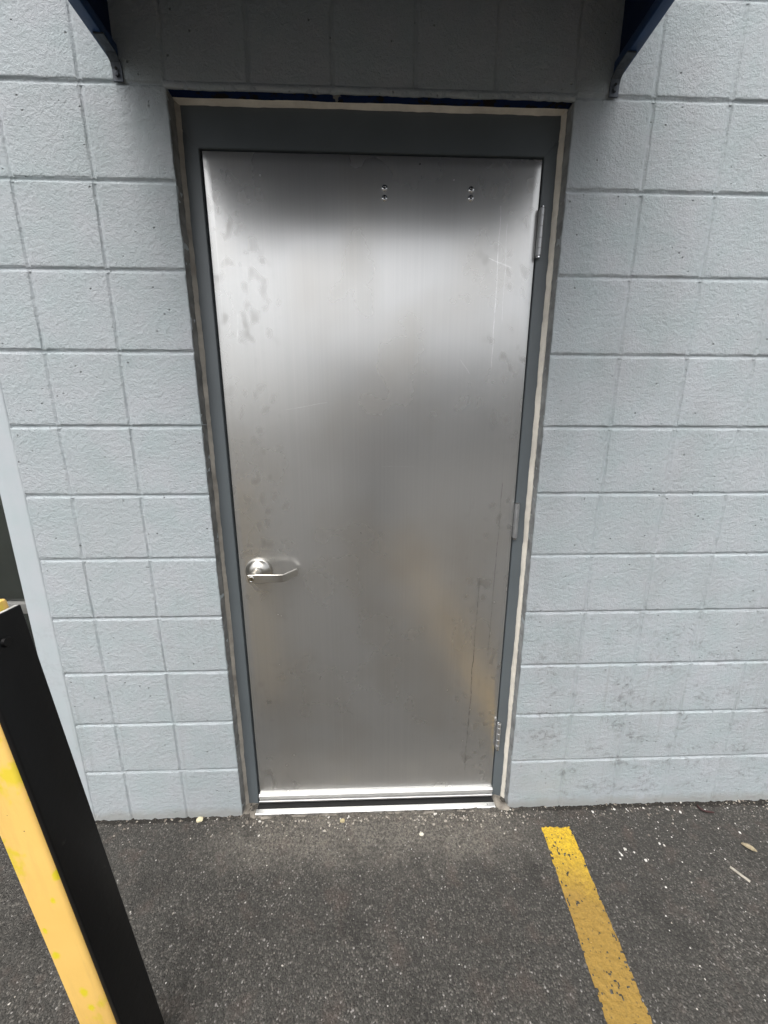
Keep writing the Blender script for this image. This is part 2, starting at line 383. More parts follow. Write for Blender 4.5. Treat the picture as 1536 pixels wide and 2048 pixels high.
# ------------------------------------------------------------------ ground
def gh(x, y):
    """height of the asphalt"""
    h = -0.010 + 0.0022*vn(x*2.1, y*2.1, 3) + 0.0012*vn(x*16, y*16, 5)
    h = h + 0.0016*vn(x*95, y*95, 8) + 0.0015*vn(x*190, y*190, 9)
    edge = np.exp(-np.abs(np.asarray(y))/0.02)
    h = h + edge*(0.004*vn(x*14, 0.5+0*np.asarray(y), 11) + 0.003*vn(x*60, y*60, 12) - 0.001)
    return h
def ticks(a, b, st, far):
    inner = np.arange(a, b+st*.5, st)
    out = [0.02, 0.06, 0.15, 0.35, 0.8, 1.6, 3.5, 8, 20, 60, 200, far]
    return np.concatenate([[a-d for d in out[::-1]], inner, [b+d for d in out]])
gx = ticks(-1.62, 1.95, 0.004, 900.0)
gy = np.concatenate([[-0.70-d for d in [900, 200, 60, 20, 8, 3.5, 1.6, 0.8, 0.35, 0.15, 0.06, 0.02]], np.arange(-0.70, 0.045, 0.004), [0.08, 0.2, 0.6, 2, 8, 30]])
GX, GY = np.meshgrid(gx, gy)
GZ = gh(GX, GY)
farm = (GX < -1.63) | (GX > 1.96) | (GY < -0.71)
GZ = np.where(farm, -0.010, GZ)
GZ = np.where(GY > 0.05, -0.03, GZ)
nx, ny = len(gx), len(gy)
me = bpy.data.meshes.new('asphalt_ground')
me.vertices.add(nx*ny); me.vertices.foreach_set('co', np.stack([GX, GY, GZ], -1).astype(np.float32).ravel())
idx = np.arange(nx*ny).reshape(ny, nx)
q = np.stack([idx[:-1, :-1], idx[:-1, 1:], idx[1:, 1:], idx[1:, :-1]], -1).reshape(-1, 4)
me.loops.add(q.size); me.loops.foreach_set('vertex_index', q.ravel().astype(np.int32))
me.polygons.add(len(q)); me.polygons.foreach_set('loop_start', np.arange(0, q.size, 4, dtype=np.int32))
me.update(calc_edges=True); me.materials.append(M_asph)
me.polygons.foreach_set('use_smooth', [True]*len(me.polygons))
g = link('asphalt_ground', me)
tag(g, 'dark grey worn asphalt of the parking area in front of the wall', 'asphalt', kind='structure')

# painted line: ragged strip that follows the asphalt
def painted_line():
    v, f = [], []
    ys = np.concatenate([np.arange(-0.076, -0.75, -0.004), [-0.8, -0.9, -1.1, -1.5, -2.2, -3.2, -4.4]])
    ns = 28
    for j, y in enumerate(ys):
        t = (-0.078-y)/0.446
        xl = 0.6050 - 0.0447*t + 0.0018*n1(y*60, 21) + 0.0020*n1(y*240, 22)
        xr = 0.7100 - 0.0365*t + 0.0018*n1(y*60, 23) + 0.0020*n1(y*240, 24)
        for k in range(ns+1):
            x = xl+(xr-xl)*k/ns
            yy = y
            if j < 3: yy = y + 0.004*n1(x*140, 25) + 0.003*n1(x*45, 26)
            z = float(gh(x, yy)) if y > -0.70 else -0.010
            v.append((x, yy, z+0.0011))
    for j in range(len(ys)-1):
        for k in range(ns):
            x, y, _ = v[j*(ns+1)+k]
            if y > -0.72 and float(vn(x*170, y*170, 31)) + 0.35*float(vn(x*40, y*40, 32)) > (0.86 if 2 <= k <= ns-3 else 0.58): continue
            f.append((j*(ns+1)+k, (j+1)*(ns+1)+k, (j+1)*(ns+1)+k+1, j*(ns+1)+k+1))
    o = mesh('parking_line', v, f, M_line, smooth=True)
    tag(o, 'worn yellow parking line painted on the asphalt beside the door', 'line', kind='structure')
painted_line()

# ------------------------------------------------------------------ block wall
wall = empty('block_wall', (0, 0, 0))
tag(wall, 'pale blue grey painted concrete block wall around the steel door', 'wall')
GAP = 0.0050
def prof(d, r): 
    t = np.clip(1-d/r, 0, 1); return t*t*(1.6-0.6*t)
def tick1(w):
    e = np.array([0, 0.0011, 0.0022, 0.0036, 0.0060, 0.012])
    n = max(2, int((w-0.024)/0.022))
    mid = np.linspace(0.012, w-0.012, n+1)[1:-1]
    return np.concatenate([e, mid, (w-e)[::-1]])
def block(x0, x1, z0, z1, dvl, dvr, dh, seed, back=0.10):
    w, h = x1-x0, z1-z0
    tx, tz = tick1(w), tick1(h)
    A, B = np.meshgrid(tx, tz)
    X, Z = A+x0, B+z0
    jx = 0.0011*vn(X*70, Z*70, seed) + 0.0008*vn(X*190, Z*190, seed+1)
    jz = 0.0011*vn(X*70, Z*70, seed+2) + 0.0008*vn(X*190, Z*190, seed+3)
    j = 1+0.45*vn(X*38, Z*38, seed+4)
    r = 0.0032*j
    D = 0.42*np.maximum.reduce([dvl*prof(A, r), dvr*prof(w-A, r), dh*prof(B, r), dh*prof(h-B, r)])
    D = D + 0.0006*vn(X*17, Z*17, seed+5) + 0.00045*vn(X*60, Z*60, seed+6)
    D = D + 0.0008*((seed*7919) % 17/17-0.5) + (A/w-.5)*0.001*math.sin(seed) + (B/h-.5)*0.001*math.cos(seed*1.7)
    ni, nj = len(tx), len(tz)
    v = np.stack([X+jx, D, Z+jz], -1).reshape(-1, 3)
    cx, cz = (x0+x1)/2, (z0+z1)/2
    v = v-np.array([cx, 0, cz])
    f = []
    for b in range(nj-1):
        for a in range(ni-1):
            k = b*ni+a; f.append((k, k+1, k+1+ni, k+ni))
    ring = [a for a in range(ni)] + [b*ni+ni-1 for b in range(1, nj)] + [(nj-1)*ni+a for a in range(ni-2, -1, -1)] + [b*ni for b in range(nj-2, 0, -1)]
    base = len(v)
    rb = v[ring].copy(); rb[:, 1] = back
    v = np.concatenate([v, rb]); n = len(ring)
    for k in range(n):
        f.append((ring[(k+1) % n], ring[k], base+k, base+(k+1) % n))
    me = bpy.data.meshes.new('block'); me.from_pydata(v.tolist(), [], f); me.update(); me.materials.append(M_wall)
    me.polygons.foreach_set('use_smooth', [True]*len(me.polygons))
    me.set_sharp_from_angle(angle=math.radians(60))
    o = link('block', me, wall); o.location = (cx, 0, cz)
    return o
S = 8*I
NROW = 14
mv, mf = [], []
def strip(p0, p1, depth, seed, rough=1.0):
    """concave mortar joint from p0 to p1 (x,z)"""
    L = math.hypot(p1[0]-p0[0], p1[1]-p0[1]); n = max(2, int(L/0.008))
    horiz = abs(p1[0]-p0[0]) > abs(p1[1]-p0[1])
    base = len(mv); offs = [-0.0072, -0.0049, -0.0034, -0.0012, 0.0012, 0.0034, 0.0049, 0.0072]
    cav = [0.40, 0.34, 0.72, 1.0, 1.0, 0.72, 0.34, 0.40]; m = 8
    for i in range(n+1):
        t = i/n; x = p0[0]+(p1[0]-p0[0])*t; z = p0[1]+(p1[1]-p0[1])*t
        s = x if horiz else z
        w = 0.0010*n1(s*9, seed); sc = 1+0.18*n1(s*31, seed+3)
        d = depth*(1+0.18*n1(s*22, seed+1)) + 0.0003*n1(s*120, seed+2)
        for k, o_ in enumerate(offs):
            y = d*cav[k]
            o2 = o_*(sc if 1 < k < 6 else 1)+(w if 1 < k < 6 else 0)
            mv.append((x, y, z+o2) if horiz else (x+o2, y, z))
    for i in range(n):
        for k in range(m-1):
            a = base+i*m+k
            mf.append((a, a+1, a+m+1, a+m) if horiz else (a, a+m, a+m+1, a+1))
XL = [-41.35*I, -36*I, -28*I, -20*I]
XR = [20*I+S*k for k in range(9)]
sid = 100
DV_L, DH_L, DV_R, DH_R = 0.0036, 0.0046, 0.0036, 0.0042
for r in range(NROW):
    z0 = r*S + (GAP if r else -0.06); z1 = (r+1)*S-GAP
    for a, b in zip(XL, XL[1:]):
        sid += 11
        dl = 0.0015 if a == XL[0] else DV_L
        block(a+(0.0 if a == XL[0] else GAP), b-(GAP if b != XL[-1] or r >= 11 else 0.0), z0, z1, dl, DV_L if b != XL[-1] or r >= 11 else 0.002, DH_L, sid)
    for a, b in zip(XR, XR[1:]):
        sid += 11
        block(a+(GAP if a != XR[0] or r >= 11 else 0.0), b-GAP, z0, z1, DV_R if a != XR[0] or r >= 11 else 0.002, DV_R, DH_R, sid)
    if r >= 11:
        xs = [-20*I+S*k for k in range(6)]
        for a, b in zip(xs, xs[1:]):
            sid += 11
            block(a+GAP, b-GAP, z0, z1, 0.003, 0.003, DH_L, sid)
for r in range(1, NROW):
    z = r*S
    if r > 11: strip((XL[0], z), (XR[0], z), DH_L, 3000+r*7)
    else: strip((XL[0], z), (XL[-1], z), DH_L, 3000+r*7)
    strip((XR[0], z), (XR[-1], z), DH_R, 4000+r*7)
for r in range(NROW):
    za, zb = (r*S+0.0030 if r else -0.06), (r+1)*S-0.0030
    for k, x in enumerate(XL[1:-1]): strip((x, za), (x, zb), DV_L+0.0003, 5000+k*7)
    for k, x in enumerate(XR[1:-1]): strip((x, za), (x, zb), DV_R+0.0002, 6000+k*7)
    if r >= 11:
        for k in range(6): strip((-20*I+S*k, za), (-20*I+S*k, zb), 0.0033, 7000+k*7)
mo = mesh('mortar', mv, mf, M_wall, wall, smooth=True)
# wall core behind the blocks, and the smooth painted corner trim
ZT = NROW*S
bm = bmesh.new()
box_bm(bm, -44*I, -20.6*I, 0.095, 0.25, -0.1, ZT)
box_bm(bm, 20.6*I, XR[-1], 0.095, 0.25, -0.1, ZT)
box_bm(bm, -20.6*I, 20.6*I, 0.095, 0.25, 11*S+0.006, ZT)
bm_obj('core', bm, M_wall, wall)
def trim():
    zs = np.linspace(-0.06, ZT, 320); v, f = [], []
    for i, z in enumerate(zs):
        low = math.exp(-max(z, 0)/0.05)
        w = 0.0010*n1(z*35, 71) + 0.0010*n1(z*110, 72) + low*0.004*n1(z*60, 73)
        d = 0.0006*n1(z*6, 74) + low*0.003*n1(z*80, 75)
        xl = -44.2*I
        row = [(xl, 0.11), (xl, 0.0022), (xl+0.0008, 0.0006), (xl+0.0028, -0.0004+d*.3), (xl+0.03, -0.0006+d), (-42.0*I, -0.0008+d),
               (-41.55*I+w, -0.0012+d), (-41.36*I+w, -0.0004+d), (-41.28*I+w, 0.006)]
        v += [(x, y, z) for x, y in row]
    m = 9
    for i in range(len(zs)-1):
        for k in range(m-1):
            a = i*m+k; f.append((a, a+1, a+m+1, a+m))
    o = mesh('corner_trim', v, f, M_trim, wall, smooth=True)
trim()
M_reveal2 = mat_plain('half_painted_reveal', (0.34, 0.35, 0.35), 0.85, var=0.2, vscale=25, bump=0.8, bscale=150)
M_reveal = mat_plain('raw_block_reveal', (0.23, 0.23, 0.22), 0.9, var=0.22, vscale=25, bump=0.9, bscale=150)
for sgn in (-1, 1):
    v, f = [], []
    zs = np.arange(-0.03, 11*S-0.003, 0.008); ys = [0.0042, 0.012, 0.024, 0.036, 0.050]
    for z in zs:
        for y in ys:
            dx = 0.0012*n1(z*60+y*300, 97) + 0.001*n1(z*150-y*500, 98) + (0.0008 if y < 0.006 else 0)
            v.append((sgn*(20*I-0.0011+dx), y, z))
    for i in range(len(zs)-1):
        for k in range(4):
            a = i*5+k; f.append((a, a+1, a+6, a+5) if sgn > 0 else (a, a+5, a+6, a+1))
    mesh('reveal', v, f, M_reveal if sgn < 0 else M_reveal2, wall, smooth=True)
box('lintel', -20*I+0.001, 20*I-0.001, -0.0015, 0.075, 11*S-0.004, 11*S+0.0045, M_lintel, wall)
def lip():
    v, f = [], []
    xs = np.arange(-20*I-0.004, 20*I+0.0041, 0.006)
    for x in xs:
        zb = 2.2262+0.0016*n1(x*22, 131)+0.0012*n1(x*90, 132); d = 0.0008*n1(x*40, 133)
        v += [(x, 0.0015, 2.2420), (x, -0.0022+d, 2.2400), (x, -0.0030+d, 2.2330), (x, -0.0024+d, zb+0.0012), (x, 0.0, zb), (x, 0.006, zb+0.0018), (x, 0.010, 2.2316)]
    for i in range(len(xs)-1):
        for k in range(6):
            a = i*7+k; f.append((a, a+1, a+8, a+7))
    mesh('mortar_lip', v, f, M_wall, wall, smooth=True)
lip()
# ragged paint edge hanging over the lintel
def flakes():
    rng = random.Random(5)
    v, f = [], []
    for i in range(46):
        x = rng.uniform(-0.49, 0.49) if i < 26 else rng.choice([-0.1, 0.1, 0.33, 0.47])+rng.uniform(-0.05, 0.05)
        w, h = rng.uniform(0.004, 0.016), rng.uniform(0.003, 0.008)
        y = -0.0012-rng.uniform(0, 0.001); z = 2.2290
        b = len(v)
        v += [(x-w, y+0.001, z), (x-w*.4, y-0.001, z-h*rng.uniform(.5, 1)), (x+w*.3, y-0.0015, z-h), (x+w, y+0.001, z), (x, y-0.002, z+0.003), (x, y+0.004, z)]
        f += [(b, b+1, b+4), (b+1, b+2, b+4), (b+2, b+3, b+4), (b, b+5, b+1), (b+1, b+5, b+2), (b+2, b+5, b+3)]
    o = mesh('paint_flakes', v, f, M_wall, wall); o['kind'] = 'stuff'
flakes()

# ------------------------------------------------------------------ shop window bay left of the trim
win = empty('shop_window', (-2.0, 0.12, 0))
tag(win, 'dark glazed shop window set back beside the smooth wall corner', 'window')
def wpart(name, x0, x1, y0, y1, z0, z1, m, bev=0.002, par=win):
    o = box(name, x0, x1, y0, y1, z0, z1, m, par, bev); 
    if par is win: o.matrix_parent_inverse = Matrix.Translation(-Vector(win.location))
    return o
wx0, wx1 = -3.2, -44.2*I-0.0005
wpart('frame', wx1-0.05, wx1, 0.111, 0.16, -0.02, 2.3, M_win)
wpart('frame', wx0, wx0+0.05, 0.111, 0.16, -0.02, 2.3, M_win)
wpart('frame', wx0+0.05, wx1-0.05, 0.111, 0.16, 2.25, 2.3, M_win)
wpart('sill', wx0+0.05, wx1-0.05, 0.105, 0.17, -0.02, 0.10, M_rail)
wpart('rail', wx0+0.05, wx1-0.05, 0.113, 0.158, 0.775, 0.815, M_rail)
wpart('mullion', -2.20, -2.15, 0.112, 0.159, 0.10, 2.25, M_win)
for xa, xb in ((wx0+0.05, -2.20), (-2.15, wx1-0.05)):
    for za, zb in ((0.10, 0.775), (0.815, 2.25)):
        wpart('pane', xa, xb, 0.132, 0.138, za, zb, M_glass, 0)
bm = bmesh.new()
box_bm(bm, wx0-0.3, wx1+0.02, 2.5, 2.6, -0.1, 2.6); box_bm(bm, wx0-0.4, wx0-0.3, 0.26, 2.5, -0.1, 2.6)
box_bm(bm, wx1+0.02, wx1+0.12, 0.26, 2.5, -0.1, 2.6); box_bm(bm, wx0-0.3, wx1+0.02, 0.17, 2.5, 2.5, 2.6); box_bm(bm, wx0-0.3, wx1+0.02, 0.20, 2.5, -0.08, -0.02)
o = bm_obj('room_behind', bm, M_dark_room, win); o.matrix_parent_inverse = Matrix.Translation(-Vector(win.location))
wpart('added_backdrop', wx0, wx1-0.02, 0.34, 0.36, 0.0, 2.3, M_panel)  # added grey sheet that brightens the view through the panes
wpart('header_panel', wx0, wx1, 0.0, 0.25, 2.3, ZT, M_trim, 0.003)
wpart('end_pier', wx0-0.5, wx0, 0.0, 0.3, -0.1, ZT, M_trim, 0.003)

# ------------------------------------------------------------------ door frame
YF = 0.046
fr = empty('door_frame', (0, YF, 0))
tag(fr, 'dark grey steel door frame sealed with cream caulk into the block wall', 'door frame')
def fpart(o): o.matrix_parent_inverse = Matrix.Translation(-Vector(fr.location)); return o
XI, XO, ZH, ZO = 0.4605, 0.5030, 2.1350, 2.2340
def jamb(s):
    bm = bmesh.new()
    pts = [(s*XI, -0.02), (s*XO, -0.02), (s*XO, ZH+(XO-XI)), (s*XI, ZH)]
    fv = [bm.verts.new((x, YF, z)) for x, z in pts]; bv = [bm.verts.new((x, 0.17, z)) for x, z in pts]
    bm.faces.new(fv); bm.faces.new(bv[::-1])
    for k in range(4): bm.faces.new((fv[k], bv[k], bv[(k+1) % 4], fv[(k+1) % 4]))
    bmesh.ops.bevel(bm, geom=[e for e in bm.edges if all(abs(v.co.y-YF) < 1e-5 for v in e.verts)], offset=0.0012, segments=2, affect='EDGES')
    box_bm(bm, min(s*XI, s*(XI-0.016)), max(s*XI, s*(XI-0.016)), YF+0.050, 0.168, -0.02, ZH)
    return fpart(bm_obj('jamb', bm, M_frame, fr, ang=40))
jamb(-1); jamb(1)
bm = bmesh.new()
pts = [(-XI, ZH), (XI, ZH), (XO-0.0006, ZH+XO-XI), (XO-0.0006, ZO), (-XO+0.0006, ZO), (-XO+0.0006, ZH+XO-XI)]
fv = [bm.verts.new((x, YF-0.0004, z)) for x, z in pts]; bv = [bm.verts.new((x, 0.1695, z)) for x, z in pts]
bm.faces.new(fv); bm.faces.new(bv[::-1])
for k in range(6): bm.faces.new((fv[k], bv[k], bv[(k+1) % 6], fv[(k+1) % 6]))
bmesh.ops.bevel(bm, geom=[e for e in bm.edges if all(abs(v.co.y-YF+0.0004) < 1e-5 for v in e.verts)], offset=0.0014, segments=2, affect='EDGES')
box_bm(bm, -XI+0.017, XI-0.017, YF+0.050, 0.167, ZH-0.016, ZH)
fpart(bm_obj('head', bm, M_frame, fr, ang=40))
def sealant(side, m):
    """bead in the corner between frame face and block reveal"""
    v, f = [], []
    if side == 'head': S0, S1 = -XO-0.004, XO+0.004
    else: S0, S1 = -0.012, ZO+0.004
    n = int((S1-S0)/0.005)
    for i in range(n+1):
        s = S0+(S1-S0)*i/n
        sd_ = {'left': 51, 'right': 61, 'head': 81}[side]
        j = 0.0020*n1(s*14, sd_) + 0.0012*n1(s*60, sd_+1); k = 0.002*n1(s*18, sd_+2)+0.001*n1(s*90, sd_+3)
        bul = 0.0015*n1(s*25, sd_+4)
        if side == 'right': sec = [(0.4955+j, YF+0.001), (0.4960+j, YF-0.0022), (0.4995, YF-0.0065+bul), (0.5040+k*.5, YF-0.011+bul), (0.5085, YF-0.012+k), (0.5092, YF+0.002)]
        elif side == 'left': sec = [(-0.4975+j, YF+0.001), (-0.4980+j, YF-0.0015), (-0.5010, YF-0.004+bul), (-0.5050+k*.5, YF-0.008+bul), (-0.5085, YF-0.013+k), (-0.5092, YF+0.002)]
        else: sec = [(2.2262+j*.7, YF+0.001), (2.2266+j*.7, YF-0.0024), (2.2288, YF-0.007+bul), (2.2306, YF-0.0120+bul), (2.2318, YF-0.018+k), (2.2321, YF+0.002)]
        v += [((a, y, s) if side != 'head' else (s, y, a)) for a, y in sec]
    for i in range(n):
        for q_ in range(5):
            a = i*6+q_; f.append((a, a+1, a+7, a+6) if side == 'left' else (a, a+6, a+7, a+1))
    o = fpart(mesh('sealant', v, f, m, fr, smooth=True))
    return o
sealant('right', M_seal); sealant('left', M_seal_dirty); sealant('head', M_seal)

# ------------------------------------------------------------------ door leaf
door = empty('steel_door', (0, YF, 0))
tag(door, 'brushed stainless steel door closed in its dark grey frame', 'door')
def dpart(o, par=None):
    if par is None: o.matrix_parent_inverse = Matrix.Translation(-Vector(door.location))
    return o
LX0, LX1, LZ0, LZ1, LY = -0.4530, 0.4565, 0.006, 2.1300, YF+0.001
def leaf():
    nxl, nzl = 48, 100
    v, f = [], []
    xs = np.linspace(LX0+0.0015, LX1-0.0015, nxl+1); zs = np.linspace(LZ0+0.0015, LZ1-0.0015, nzl+1)
    for z in zs:
        for x in xs:
            e = min(1, (x-LX0)/0.05, (LX1-x)/0.05, (z-LZ0)/0.05, (LZ1-z)/0.05)
            y = LY + e*(0.0010*n_(x*2.6, z*1.7, 41) + 0.0004*n_(x*6, z*5, 42))
            v.append((x, y, z))
    w = nxl+1
    for j in range(nzl):
        for i in range(nxl): a = j*w+i; f.append((a, a+1, a+1+w, a+w))
    ring = list(range(w)) + [j*w+nxl for j in range(1, nzl+1)] + [nzl*w+i for i in range(nxl-1, -1, -1)] + [j*w for j in range(nzl-1, 0, -1)]
    def off(p, d, y):
        x, _, z = p
        x = LX0+0.0015-d if abs(x-xs[0]) < 1e-6 else (LX1-0.0015+d if abs(x-xs[-1]) < 1e-6 else x)
        z = LZ0+0.0015-d if abs(z-zs[0]) < 1e-6 else (LZ1-0.0015+d if abs(z-zs[-1]) < 1e-6 else z)
        return (x, y, z)
    prev = ring; n = len(ring)
    for d, y in ((0.0010, LY+0.0004), (0.0015, LY+0.0015), (0.0015, LY+0.044)):
        b = len(v); v += [off(v[k], d, y) for k in ring]
        cur = list(range(b, b+n))
        for k in range(n): f.append((prev[(k+1) % n], prev[k], cur[k], cur[(k+1) % n]))
        prev = cur
    f.append(tuple(prev))
    me = bpy.data.meshes.new('leaf'); me.from_pydata(v, [], f); me.update(); me.materials.append(M_steel)
    uv = me.uv_layers.new(name='UVMap')
    for lp in me.loops:
        c = me.vertices[lp.vertex_index].co; uv.data[lp.index].uv = (c.x+c.y, c.z)
    me.polygons.foreach_set('use_smooth', [True]*len(me.polygons))
    me.set_sharp_from_angle(angle=math.radians(50))
    dpart(link('leaf', me, door))
def n_(x, y, s): return float(vn(x, y, s))
leaf()
# through bolts of a removed closer
for bx, bz in ((0.0283, 2.0545), (0.0283, 2.0310), (0.2650, 2.0550), (0.2650, 2.0350)):
    bm = bmesh.new()
    lathe_bm(bm, [(0.0086, 0), (0.0088, 0.001), (0.0078, 0.0036), (0.0052, 0.0050), (0.0042, 0.0050), (0.0036, 0.0022)], (bx, LY-0.0001, bz), n=20)
    b_ = dpart(bm_obj('bolt', bm, M_chrome, door, ang=45))
    bm = bmesh.new(); box_bm(bm, bx-0.0030, bx+0.0030, LY-0.0030, LY-0.0020, bz-0.0008, bz+0.0008); box_bm(bm, bx-0.0008, bx+0.0008, LY-0.0031, LY-0.0021, bz-0.0030, bz+0.0030)
    bm_obj('recess', bm, M_void, b_)
# hinges
def hinge(z0, z1):
    hx, hy = 0.4630, YF-0.0085
    bm = bmesh.new()
    L = z1-z0; g = 0.0008
    cuts = [z0, z0+L*.16, z0+L*.38, z0+L*.62, z0+L*.84, z1]
    pf = []
    for a, b in zip(cuts, cuts[1:]):
        pf += [(0.0062, a+0.0002), (0.0072, a+0.0010), (0.0072, b-0.0010), (0.0062, b-0.0002)]
    lathe_bm(bm, pf, (hx, hy, 0), axis='Z', n=24)
    h = dpart(bm_obj('hinge', bm, M_hinge, door, ang=40))
    for za, zb in ((z0-0.006, z0), (z1, z1+0.006)):
        bm = bmesh.new(); lathe_bm(bm, [(0.0030, za), (0.0058, za+0.0012), (0.0058, zb-0.0012), (0.0030, zb)], (hx, hy, 0), axis='Z', n=18)
        bm_obj('pin_tip', bm, M_chrome, h, ang=40)
    box('hinge_leaf', 0.4572, 0.4600, YF-0.004, YF+0.03, z0, z1, M_hinge, h)
hinge(1.894, 2.010); hinge(1.066, 1.180); hinge(0.226, 0.340)
# lever handle: dished rose, neck, flat lever whose end returns to the door, key cylinder
RX, RZ = -0.3895, 0.9560
bm = bmesh.new()
lathe_bm(bm, [(0.0440, 0.0), (0.0445, 0.002), (0.0440, 0.0042), (0.0400, 0.0052), (0.0392, 0.0062), (0.0360, 0.0110), (0.0300, 0.0170), (0.0230, 0.0215), (0.0180, 0.0235), (0.0150, 0.0240)], (RX, LY-0.0003, RZ), n=48)
rose = dpart(bm_obj('lever_handle', bm, M_satin, door, ang=50))
bm = bmesh.new(); lathe_bm(bm, [(0.0185, 0.022), (0.0160, 0.026), (0.0150, 0.034), (0.0148, 0.050), (0.0150, 0.062)], (RX, LY, RZ), n=32)
bm_obj('neck', bm, M_satin, rose, ang=50)
def lever():
    yh = LY-0.072
    path = [(RX-0.0135, yh), (RX-0.011, yh), (RX+0.02, yh), (RX+0.06, yh+0.001), (RX+0.0955, yh+0.002), (RX+0.0990, yh+0.0045), (RX+0.126, yh+0.050), (RX+0.129, yh+0.0550)]
    hts = [0.0085, 0.0125, 0.0140, 0.0128, 0.0124, 0.0124, 0.0116, 0.0108]
    T = 0.0085
    bm = bmesh.new(); rows = []
    for i, (x, y) in enumerate(path):
        a = path[max(0, i-1)]; b = path[min(len(path)-1, i+1)]
        dx, dy = b[0]-a[0], b[1]-a[1]; l_ = math.hypot(dx, dy); nx_, ny_ = dy/l_, -dx/l_      # outward (towards the viewer)
        h = hts[i]; c = 0.0016
        sec = [(0, -h+c), (0.0018, h-c), (c+0.0018, h), (T-c, h), (T, h-c), (T, -h+c), (T-c, -h), (c, -h)]
        rows.append([bm.verts.new((x+nx_*(T*.6-o_), y+ny_*(T*.6-o_), RZ+0.001+z)) for o_, z in sec])
    for a, b in zip(rows, rows[1:]):
        for k in range(8): bm.faces.new((a[k], a[(k+1) % 8], b[(k+1) % 8], b[k]))
    bm.faces.new(rows[0]); bm.faces.new(rows[-1])
    bm_obj('lever', bm, M_satin, rose, ang=35)
lever()
bm = bmesh.new(); lathe_bm(bm, [(0.0088, 0.070), (0.0088, 0.0785), (0.0082, 0.0792), (0.0068, 0.0792), (0.0066, 0.0780)], (RX, LY, RZ+0.001), n=28)
cy = bm_obj('key_cylinder', bm, M_chrome, rose, ang=40)
box('keyway', RX-0.0008, RX+0.0008, LY-0.0795, LY-0.077, RZ-0.003, RZ+0.0055, M_void, rose)
# sweep at the foot of the leaf
SWY = LY-0.0001
bm = bmesh.new()
pr = [(0.0, 0.000), (0.0095, 0.000), (0.0120, 0.003), (0.0120, 0.0085), (0.0105, 0.0098), (0.0045, 0.0108), (0.0045, 0.0182), (0.0105, 0.0192), (0.0120, 0.0205), (0.0120, 0.0335), (0.0070, 0.0385), (0.0, 0.0390)]
va = [bm.verts.new((LX0-0.001, SWY-y, z)) for y, z in pr]; vb = [bm.verts.new((LX1+0.001, SWY-y, z)) for y, z in pr]
for k in range(len(pr)): bm.faces.new((va[k], va[(k+1) % len(pr)], vb[(k+1) % len(pr)], vb[k]))
bm.faces.new(va); bm.faces.new(vb)
sw = dpart(bm_obj('door_sweep', bm, M_alu, door))
box('rubber_strip', LX0, LX1, SWY-0.0080, SWY-0.0030, -0.0050, 0.0010, M_rubber, sw)
for x in (-0.375, -0.115, 0.02, 0.155, 0.40):
    bm = bmesh.new(); lathe_bm(bm, [(0.0032, 0), (0.0030, 0.0012), (0.0014, 0.0018)], (x, SWY-0.0045, 0.0145), n=12)
    bm_obj('screw', bm, M_chrome, sw, ang=40)

# ------------------------------------------------------------------ threshold
th = empty('threshold', (0, 0.05, -0.01))
tag(th, 'ribbed aluminium threshold strip under the steel door', 'threshold')
bm = bmesh.new()
pr = [(-0.001, -0.013), (0.0000, -0.0085), (0.0030, -0.0060), (0.0170, -0.0045), (0.0185, -0.0060), (0.0190, -0.0085), (0.12, -0.0085), (0.12, -0.03), (-0.001, -0.03)]
va = [bm.verts.new((-0.4600, y, z)) for y, z in pr]; vb = [bm.verts.new((0.4600, y, z)) for y, z in pr]
for k in range(len(pr)): bm.faces.new((va[k], va[(k+1) % len(pr)], vb[(k+1) % len(pr)], vb[k]))
bm.faces.new(va); bm.faces.new(vb)
o = bm_obj('ramp', bm, M_alu, th); o.matrix_parent_inverse = Matrix.Translation(-Vector(th.location))
for x in (-0.41, -0.14, 0.16, 0.43):
    bm = bmesh.new(); lathe_bm(bm, [(0.0036, 0.0), (0.0034, 0.0008), (0.0016, 0.0012)], (x, 0.010, -0.0053), axis='Z', n=12)
    o = bm_obj('screw', bm, M_chrome, th, ang=40); o.matrix_parent_inverse = Matrix.Translation(-Vector(th.location))
o = box('black_inlay', -0.459, 0.459, 0.0195, 0.075, -0.0084, -0.0068, M_rubber, th); o.matrix_parent_inverse = Matrix.Translation(-Vector(th.location))  # black strip laid behind the raised front lip
# concrete bed the threshold sits on, crumbling in front of it
def bed():
    v, f = [], []
    xs = np.arange(-0.513, 0.5131, 0.006); ys = np.arange(-0.030, 0.10, 0.006)
    for y in ys:
        for x in xs:
            z = -0.0105 + 0.0025*n_(x*40, y*40, 91) + 0.002*n_(x*110, y*110, 92)
            if abs(x) > 0.46: z += 0.008*max(0, n_(x*30, y*30, 94)+.3)
            if y < -0.006+0.010*n_(x*24, 0.3, 93): z -= 0.012
            if y > -0.004 and abs(x) < 0.464: z = min(z, -0.016)
            v.append((x, y, z))
    w = len(xs)
    for j in range(len(ys)-1):
        for i in range(w-1): a = j*w+i; f.append((a, a+1, a+1+w, a+w))
    o = mesh('doorway_footing', v, f, M_concrete, smooth=True)
    tag(o, 'rough pale concrete footing showing along the door threshold', 'concrete', kind='structure')
bed()

